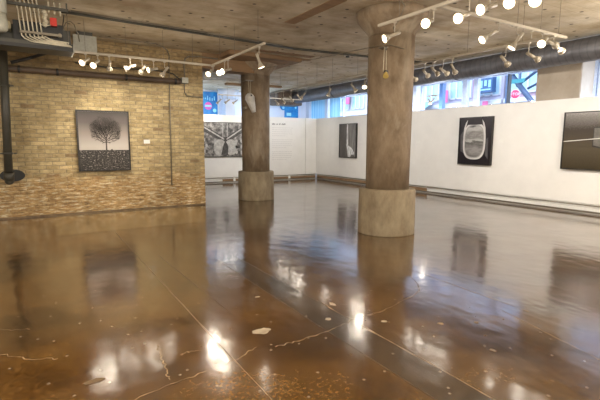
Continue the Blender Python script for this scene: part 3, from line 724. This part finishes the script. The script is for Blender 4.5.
m = MB(); m.box((-.20, 8.16, 3.67), (.64, 8.20, 3.715), M['darkpipe']); m.box((-.19, 8.16, 3.715), (-.17, 8.18, CEIL), M['darkpipe']); m.box((.61, 8.16, 3.715), (.63, 8.18, CEIL), M['darkpipe']); tag(m.build('strut_channel'), 'upper dark steel strut holding the white conduits', 'strut')
m = MB(); m.box((-.045, 8.18, 3.275), (.50, 8.22, 3.31), M['conduit']); m.cyl((.50, 8.17, 3.292), (.50, 8.23, 3.292), .031, M['conduit'], 12); tag(m.build('strut_channel'), 'lower olive strut with round end clamp across the white conduits', 'strut')
r = empty('fire_alarm', (.43, 8.32, 3.45), 'small red fire alarm box by the white conduits, upper left', 'fire alarm')
m = MB(); m.box((.382, 8.28, 3.455), (.477, 8.38, 3.58), M['red']); sub(m, 'housing', r, bevel=.006)
m = MB(); m.cyl((.43, 8.28, 3.475), (.43, 8.265, 3.475), .028, M['red'], 16); sub(m, 'dome', r)
m = MB()
for k in range(5): m.ball((.305+.018*(k % 2), 8.30, 3.455+.05*k), .038, M['whitepipe'], 12)
tag(m.build('pipe_fitting'), 'lumpy pale pipe fittings left of the red fire alarm box', 'pipe fitting')
m = MB(); m.path([(.225, 8.25, 3.455), (.29, 8.25, 3.43), (.38, 8.26, 3.455)], .009, M['whitepipe']); tag(m.build('hanging_cable'), 'pale cable looping under the red fire alarm box', 'cable')
m = MB(); m.box((-3, 8.42, 3.36), (-.16, 8.64, 3.472), M['beige']); tag(m.build('beige_duct', bevel=.004), 'flat beige duct entering from the left edge above the trough', 'duct')
r = empty('flexible_duct', (-.30, 8.2, 3.3), 'white ribbed flexible duct in the top left corner', 'duct')
m = MB()
prof = []
for k in range(14): prof += [(.117, .018*k), (.106, .018*k+.009)]
m.lathe((-.30, 8.15, 3.51), prof, M['flex'], 32); m.cyl((-.30, 8.15, 3.74), (-.30, 8.15, CEIL), .105, M['flex'], 32); sub(m, 'ribbed_hose', r)
m = MB(); m.lathe((-.30, 8.15, 3.24), [(.036, 0), (.09, .01), (.112, .045), (.115, .12), (.10, .28)], M['flex'], 32); sub(m, 'end_cap', r)
m = MB(); m.box((.84, 10.0, 3.42), (1.27, 10.1, 3.73), M['greybox']); m.box((.86, 9.99, 3.44), (1.25, 10.0, 3.71), M['greybox']); m.box((.9, 10.02, 3.73), (1.2, 10.08, CEIL), M['darkpipe'])
tag(m.build('electrical_box'), 'grey square electrical box above the start of the brick wall track', 'electrical box')
m = MB(); m.path([(.63, 8.9, CEIL), (.60, 8.9, 3.62), (.59, 8.9, 3.52), (.63, 8.9, 3.42), (.70, 8.9, 3.33), (.74, 8.9, 3.22)], .009, M['darkpipe']); tag(m.build('hanging_cable'), 'dark cable looping down beside the grey electrical box', 'cable')
m = MB(); m.path([(.62, 9.0, 3.50), (.62, 9.0, 3.62), (.66, 9.0, 3.70), (.73, 9.0, 3.73), (.79, 9.0, 3.68), (.82, 9.1, 3.62), (.90, 9.6, 3.66), (.95, 9.98, 3.60)], .009, M['conduit']); tag(m.build('hanging_cable'), 'paler cable hoop left of the grey electrical box', 'cable')

# ---------------------------------------------------------------- things on the columns
r = empty('hanging_spotlight', (4.83, 5.30, 2.6), 'small yellow and black spotlight hanging by cords before the nearest column', 'spotlight')
m = MB(); m.box((4.80, 5.28, 3.09), (4.90, 5.40, 3.105), M['wire']); m.cyl((4.85, 5.28, 3.05), (4.85, 5.28, 3.11), .012, M['wire'], 8); sub(m, 'bracket', r)
for dx in (-.02, .02):
    m = MB(); m.path([(4.85+dx, 5.29, 3.09), (4.83+dx*1.6, 5.27, 2.72)], .005, M['whitepipe']); sub(m, 'cord', r)
m = MB(); m.cone((4.86, 5.27, 2.71), (4.81, 5.22, 2.64), .022, .045, M['gold'], 16); sub(m, 'lamp_head', r)
m = MB(); m.box((4.84, 5.25, 2.67), (4.89, 5.30, 2.74), M['dark']); sub(m, 'transformer', r)
r = empty('hanging_projector', (4.94, 10.5, 2.4), 'white tapered device hanging from cords on the farther column', 'hanging device')
m = MB(); m.box((4.84, 10.52, 3.19), (5.06, 10.62, 3.215), M['wire']); sub(m, 'bracket', r)
for dx in (-.03, .03):
    m = MB(); m.path([(4.95+dx, 10.53, 3.2), (4.95+dx*.6, 10.5, 2.78)], .007, M['whitepipe']); sub(m, 'cord', r)
m = MB(); m.cone((4.93, 10.48, 2.76), (5.03, 10.44, 2.38), .13, .055, M['clear'], 12); m.ball((4.93, 10.48, 2.76), .12, M['clear'], 12); sub(m, 'hood', r)
m = MB(); m.ball((4.93, 10.40, 2.80), .035, M['dark'], 10); sub(m, 'knob', r)
m = MB(); m.cyl((4.86, 10.56, 2.50), (4.86, 10.68, 2.50), .035, M['conduit'], 12); tag(m.build('pipe_clamp'), 'small round clamp on the farther column beside the white hanging device', 'clamp')
def sag(a, b, s_, n=14):
    a = Vector(a); b = Vector(b); return [a.lerp(b, k/n)-Vector((0, 0, s_*4*(k/n)*(1-k/n))) for k in range(n+1)]
m = MB(); m.path([(5.30, 5.33, 3.13), (4.95, 5.35, 3.17)] + sag((4.93, 5.38, 3.17), (5.1, 10.70, 3.50), .02), .006, M['conduit']); tag(m.build('hanging_cable'), 'thin cable strung between the two round columns under the ceiling', 'cable')
m = MB(); m.path([(4.45, 5.35, 3.79), (4.62, 5.2, 3.78), (4.86, 5.02, 3.76), (4.98, 5.03, 3.68), (5.02, 5.16, 3.54), (5.06, 5.35, 3.42)], .009, M['conduit']); tag(m.build('conduit'), 'thin conduit bending over the flared top of the nearest column', 'conduit')
m = MB(); m.path([(4.90, 10.70, 3.19), (4.4, 10.68, 3.19), (3.74, 10.66, 3.16)], .006, M['conduit']); tag(m.build('hanging_cable'), 'thin cable from brick wall end to the farther column', 'cable')
m = MB(); m.cyl((6.9, 8.9, 3.76), (6.9, 8.9, CEIL), .08, M['paper'], 20); m.cyl((6.9, 8.9, 3.73), (6.9, 8.9, 3.76), .05, M['dark'], 16); tag(m.build('smoke_detector'), 'small smoke detector on the ceiling left of the nearest column', 'smoke detector')

# ---------------------------------------------------------------- posters in the far hall
blue = noisemat('blue_poster_ink', 2.5, [(.3, (.01, .13, .42)), (.55, (.02, .25, .60)), (.75, (.05, .5, .75))])
pink = plain('pink_poster_ink', (.75, .12, .45), .5)
cyan = plain('cyan_poster_ink', (.35, .75, .9), .5)
r = empty('blue_poster', (6.6, 17.97, 2.6), 'blue poster with pink disc in the hall behind the back wall', 'poster')
m = MB(); m.box((6.1, 17.96, 2.55), (6.92, 17.99, 3.72), blue); sub(m, 'sheet', r)
m = MB(); m.cyl((6.50, 17.955, 3.13), (6.50, 17.95, 3.13), .16, pink, 24); m.box((6.36, 17.944, 3.09), (6.64, 17.948, 3.17), cyan); sub(m, 'disc', r)
m = MB(); m.cyl((6.78, 17.955, 2.95), (6.78, 17.95, 2.95), .08, cyan, 20)
for k in range(7): m.box((6.16+.1*k, 17.95, 3.38+.03*math.sin(k)), (6.2+.1*k, 17.958, 3.5+.05*math.cos(k*2)), cyan)
sub(m, 'lettering', r)
m = MB(); m.box((6.92, 17.93, 2.5), (6.97, 17.99, 3.76), M['paper']); sub(m, 'edge_strip', r)
r = empty('blue_poster', (10.6, 17.97, 2.6), 'second blue poster seen right of the farther column', 'poster')
m = MB(); m.box((10.25, 17.96, 2.55), (11.0, 17.99, 3.62), blue); m.cyl((10.2, 17.965, 3.3), (10.2, 17.985, 3.3), .2, blue, 24); sub(m, 'sheet', r)
m = MB(); m.box((10.35, 17.95, 2.85), (10.6, 17.958, 3.0), cyan); m.cyl((10.85, 17.95, 3.25), (10.85, 17.96, 3.25), .05, cyan, 12); m.cyl((10.18, 17.955, 3.22), (10.18, 17.965, 3.22), .06, cyan, 12); sub(m, 'lettering', r)

# ---------------------------------------------------------------- street outside
SZ = 2.2
m = MB(); m.box((11.95, -40, SZ-.2), (60, 80, SZ), plain('street_asphalt', (.24, .25, .28), .8)); struct(m.build('street_ground'))
fac = plain('pale_facade', (.30, .29, .37), .8, var=.1, scale=1.5); fac2 = plain('pink_brick_facade', (.30, .21, .25), .8, var=.15, scale=4); gl = noisemat('facade_glass', 1.2, [(.3, (.20, .34, .44)), (.65, (.30, .46, .52))])
wf = plain('facade_trim', (.42, .44, .50), .6)
fac3 = plain('grey_white_facade', (.38, .39, .43), .8, scale=1.5)
def building(y0, y1, x, fm_, label, bay=2.2, seed=1):
    r = empty('street_building', (x+3, (y0+y1)/2, SZ), label, 'building', 'buildings across the street')
    m = MB(); m.box((x, y0, SZ), (x+6, y1, SZ+11), fm_); sub(m, 'wall', r)
    for zz in (SZ+1.95, SZ+4.55, SZ+7.0):
        m = MB(); m.box((x-.25, y0, zz), (x, y1, zz+.28), wf); sub(m, 'ledge', r)
    n = int((y1-y0)/bay)
    for j, (za, zb) in enumerate(((SZ+.5, SZ+1.9), (SZ+2.5, SZ+4.3), (SZ+5.2, SZ+6.8))):
        for k in range(n):
            ya = y0+(k+.5)*(y1-y0)/n
            f = MB(); 
            f.box((x-.10, ya-bay*.40, za), (x, ya+bay*.40, za+.08), wf); f.box((x-.10, ya-bay*.40, zb-.08), (x, ya+bay*.40, zb), wf)
            for t in (-.40, -.135, .135, .40): f.box((x-.10, ya+bay*t-.05, za), (x, ya+bay*t+.05, zb), wf)
            fo = sub(f, 'window', r)
            g = MB(); g.poly([(x-.03, ya-bay*.4, za), (x-.03, ya+bay*.4, za), (x-.03, ya+bay*.4, zb), (x-.03, ya-bay*.4, zb)], gl); sub(g, 'pane', fo)
    return r
building(8, 17, 26, fac2, 'pinkish building seen through the window right of the stop sign')
building(17.2, 26, 26, fac, 'pale lilac building seen through the windows right of nearest column')
building(26.2, 62, 26, fac3, 'white building seen through the windows left of nearest column')
steel = plain('blue_painted_steel', (.045, .08, .15), .5)
r = empty('steel_trestle', (20, 12.5, SZ), 'blue steel street trestle with diagonal girders behind the stop sign', 'trestle')
m = MB(); m.box((19.9, 12.95, SZ), (20.1, 13.08, 6.5), steel); sub(m, 'post', r)
m = MB(); m.box((19.9, 9.8, SZ), (20.15, 10.1, 6.5), steel); sub(m, 'post', r)
for a_, b_, w_ in (((20, 13.0, 5.05), (20, 11.4, 3.1), .13), ((20.2, 11.2, 5.3), (20.2, 12.7, 4.35), .07), ((20.3, 10.2, 5.0), (20.3, 12.2, 4.2), .06)):
    m = MB(); m.cyl(a_, b_, w_, steel, 4); sub(m, 'girder', r)
m = MB(); m.box((19.8, 9.5, 5.0), (20.3, 13.1, 5.25), steel); sub(m, 'crossbeam', r)
# stop sign
sr = plain('stop_sign_red', (.42, .015, .07), .5); sw = plain('stop_sign_white', (.5, .5, .52), .5)
cs = Vector((19.0, 11.98, 3.84)); dirn = (Vector((0, 0, 1.6))-cs); dirn.z = 0; dirn.normalize(); side_ = Vector((-dirn.y, dirn.x, 0))
r = empty('stop_sign', (19.0, 11.98, SZ), 'red octagonal stop sign outside the window', 'street sign')
def octo(rad, off):
    return [cs+dirn*off+side_*rad*math.cos(PI/8+k*PI/4)+Vector((0, 0, rad*math.sin(PI/8+k*PI/4))) for k in range(8)]
m = MB(); m.poly(octo(.215, .012), sw); m.poly(octo(.215, -.012)[::-1], sw)
o1, o2 = octo(.215, .012), octo(.215, -.012)
for k in range(8): m.poly([o1[k], o2[k], o2[(k+1) % 8], o1[(k+1) % 8]], sw)
m.poly(octo(.20, .014), sr); sub(m, 'plate', r)
m = MB(); m.cyl(cs-dirn*.03+Vector((0, 0, .2)), (cs.x-dirn.x*.03, cs.y-dirn.y*.03, SZ), .022, M['mullion'], 10); sub(m, 'post', r)
cu_ = bpy.data.curves.new('lettering', 'FONT'); cu_.body = 'STOP'; cu_.size = .17; cu_.align_x = 'CENTER'; cu_.align_y = 'CENTER'; cu_.extrude = .002
tt = bpy.data.objects.new('temp_text', cu_); COL.objects.link(tt); bpy.context.view_layer.update()
me_ = bpy.data.meshes.new_from_object(tt.evaluated_get(bpy.context.evaluated_depsgraph_get())); bpy.data.objects.remove(tt)
me_.materials.clear(); me_.materials.append(sw); to = bpy.data.objects.new('lettering', me_); COL.objects.link(to); to.parent = r
X = side_ if side_.dot(Vector((1, -1, 0))) > 0 else -side_
rotm = Matrix((X, Vector((0, 0, 1)), dirn)).transposed().to_4x4()
to.matrix_local = Matrix.Translation(cs+dirn*.018-Vector(r.location)) @ rotm
# blue street sign, teal sign, banners
r = empty('shop_sign', (25.4, 18.1, 4.9), 'blue shop sign box with white marks outside the window', 'shop sign')
sb_ = plain('blue_sign_face', (.015, .06, .15), .5); sw2 = plain('sign_marks', (.20, .38, .44), .5)
m = MB(); m.box((25.0, 17.35, 4.85), (25.4, 18.65, 5.85), sb_); sub(m, 'box', r)
m = MB()
for k in range(4): m.box((24.98, 17.45+.3*k, 5.15+.1*(k % 2)), (25.0, 17.62+.3*k, 5.6), sw2)
m.box((24.98, 17.45, 4.98), (25.0, 18.5, 5.06), sw2); sub(m, 'lettering', r)
m = MB(); m.box((25.4, 17.8, 5.3), (25.74, 17.95, 5.4), M['mullion']); sub(m, 'bracket', r)
m = MB(); m.box((19.6, 11.95, 4.42), (19.66, 12.6, 4.6), plain('teal_sign_face', (.01, .16, .18), .5)); m.box((19.66, 12.2, 4.48), (19.74, 12.3, 5.1), steel); tag(m.build('teal_sign'), 'teal street name board on the blue trestle', 'street sign')
bp = plain('pink_banner_cloth', (.42, .08, .19), .7)
for (y0, y1, z0_, z1_, lab) in [(17.95, 18.35, 3.3, 4.35, 'small pink banner below the blue shop sign'), (18.75, 19.1, 4.2, 6.4, 'tall pale pink banner left of the blue shop sign'), (21.2, 21.75, 4.5, 5.35, 'pink banner seen through the window right of nearest column'), (32.5, 33.6, 5.2, 6.7, 'pink banner seen through the window left of nearest column')]:
    m = MB(); m.box((25.5, y0, z0_), (25.53, y1, z1_), bp); m.cyl((25.5, y0, z1_), (25.74, y0, z1_), .02, M['mullion'], 8); tag(m.build('street_banner'), lab, 'banner')
aw = plain('teal_awning_cloth', (.16, .32, .34), .7)
m = MB(); m.poly([(25.75, 22.6, 4.65), (24.5, 22.6, 4.0), (24.5, 25.6, 4.0), (25.75, 25.6, 4.65)], aw); m.poly([(24.5, 22.6, 4.0), (24.5, 22.6, 3.8), (24.5, 25.6, 3.8), (24.5, 25.6, 4.0)], aw)
tag(m.build('shop_awning'), 'pale teal awning on the building right of nearest column', 'awning')

# ---------------------------------------------------------------- lights
for o_ in ():
    pass
def pt(loc, e, col=(1, .90, .76), rad=.12):
    l = bpy.data.lights.new('fill_light', 'POINT'); l.energy = e; l.color = col; l.shadow_soft_size = rad
    o = bpy.data.objects.new('fill_light', l); COL.objects.link(o); o.location = loc
# unseen fill points added beside and behind the viewer to brighten the room
for (x, y) in ((-4, 5.5), (-4, 1), (0, -1.5), (4, -3), (8, -1), (0.5, 3.0), (8.5, 2.2)):
    pt((x, y, 2.9), 175)
# added wall washing spots, without fixtures, that brighten bricks and partitions
for x in (-3.2, -1.8, -.6, .6, 1.7, 2.9): spot((x, 8.6, 3.2), (0, .85, -.85), 62 if 0 < x < 2 else 38, 1.5)
for (y) in (0.5, 2.6, 4.6, 6.4, 8.0, 9.6, 11.4, 13.4): spot((7.0, y, 3.15), (1, 0, -.42), 84, 1.8, (1, .96, .92))
for x in (5.5, 7.4, 9.2): spot((x, 13.0, 3.2), (0, 1, -.45), 100, 1.7, (1, .97, .94))
# added blue points, hidden by the partitions, standing in for window daylight
for (x, y) in ((8.5, 17.1), (5.5, 17.1)): pt((x, y, 2.5), 55, (.55, .75, 1.0), .3)
for y in (1.5, 4.5, 8.0, 10.2, 12.5, 14.6): pt((11.25, y, 2.45), 58, (.60, .74, 1.0), .25)
sun = bpy.data.lights.new('sun', 'SUN'); sun.energy = 2.0; sun.angle = .1; sun.color = (1, .97, .92)
so = bpy.data.objects.new('sun', sun); COL.objects.link(so); so.rotation_mode = 'QUATERNION'; so.rotation_quaternion = Vector((.5, .35, -.6)).to_track_quat('-Z', 'Y')

wd = bpy.data.worlds.new('sky'); S.world = wd; wd.use_nodes = True
bg = wd.node_tree.nodes['Background']; bg.inputs['Color'].default_value = (.72, .82, 1, 1); bg.inputs['Strength'].default_value = 4.2

# ---------------------------------------------------------------- camera
f_, yaw, pitch, roll = 430.02, .554465, .132818, .004432
cy_, sy_ = math.cos(yaw), math.sin(yaw); cp_, sp_ = math.cos(pitch), math.sin(pitch)
fwd = Vector((sy_*cp_, cy_*cp_, -sp_)); rt_ = Vector((cy_, -sy_, 0)); up_ = rt_.cross(fwd)
R_ = rt_*math.cos(roll)+up_*math.sin(roll); U_ = -rt_*math.sin(roll)+up_*math.cos(roll)
cam = bpy.data.cameras.new('camera'); co = bpy.data.objects.new('camera', cam); COL.objects.link(co)
cam.sensor_width = 36; cam.lens = f_*36/600; cam.clip_start = .05; cam.clip_end = 300
mw = Matrix((R_, U_, -fwd)).transposed().to_4x4(); mw.translation = (0, 0, 1.6); co.matrix_world = mw
S.camera = co
S.view_settings.view_transform = 'Standard'; S.view_settings.look = 'None'; S.view_settings.exposure = .42; S.view_settings.gamma = 1
S.view_settings.use_curve_mapping = False
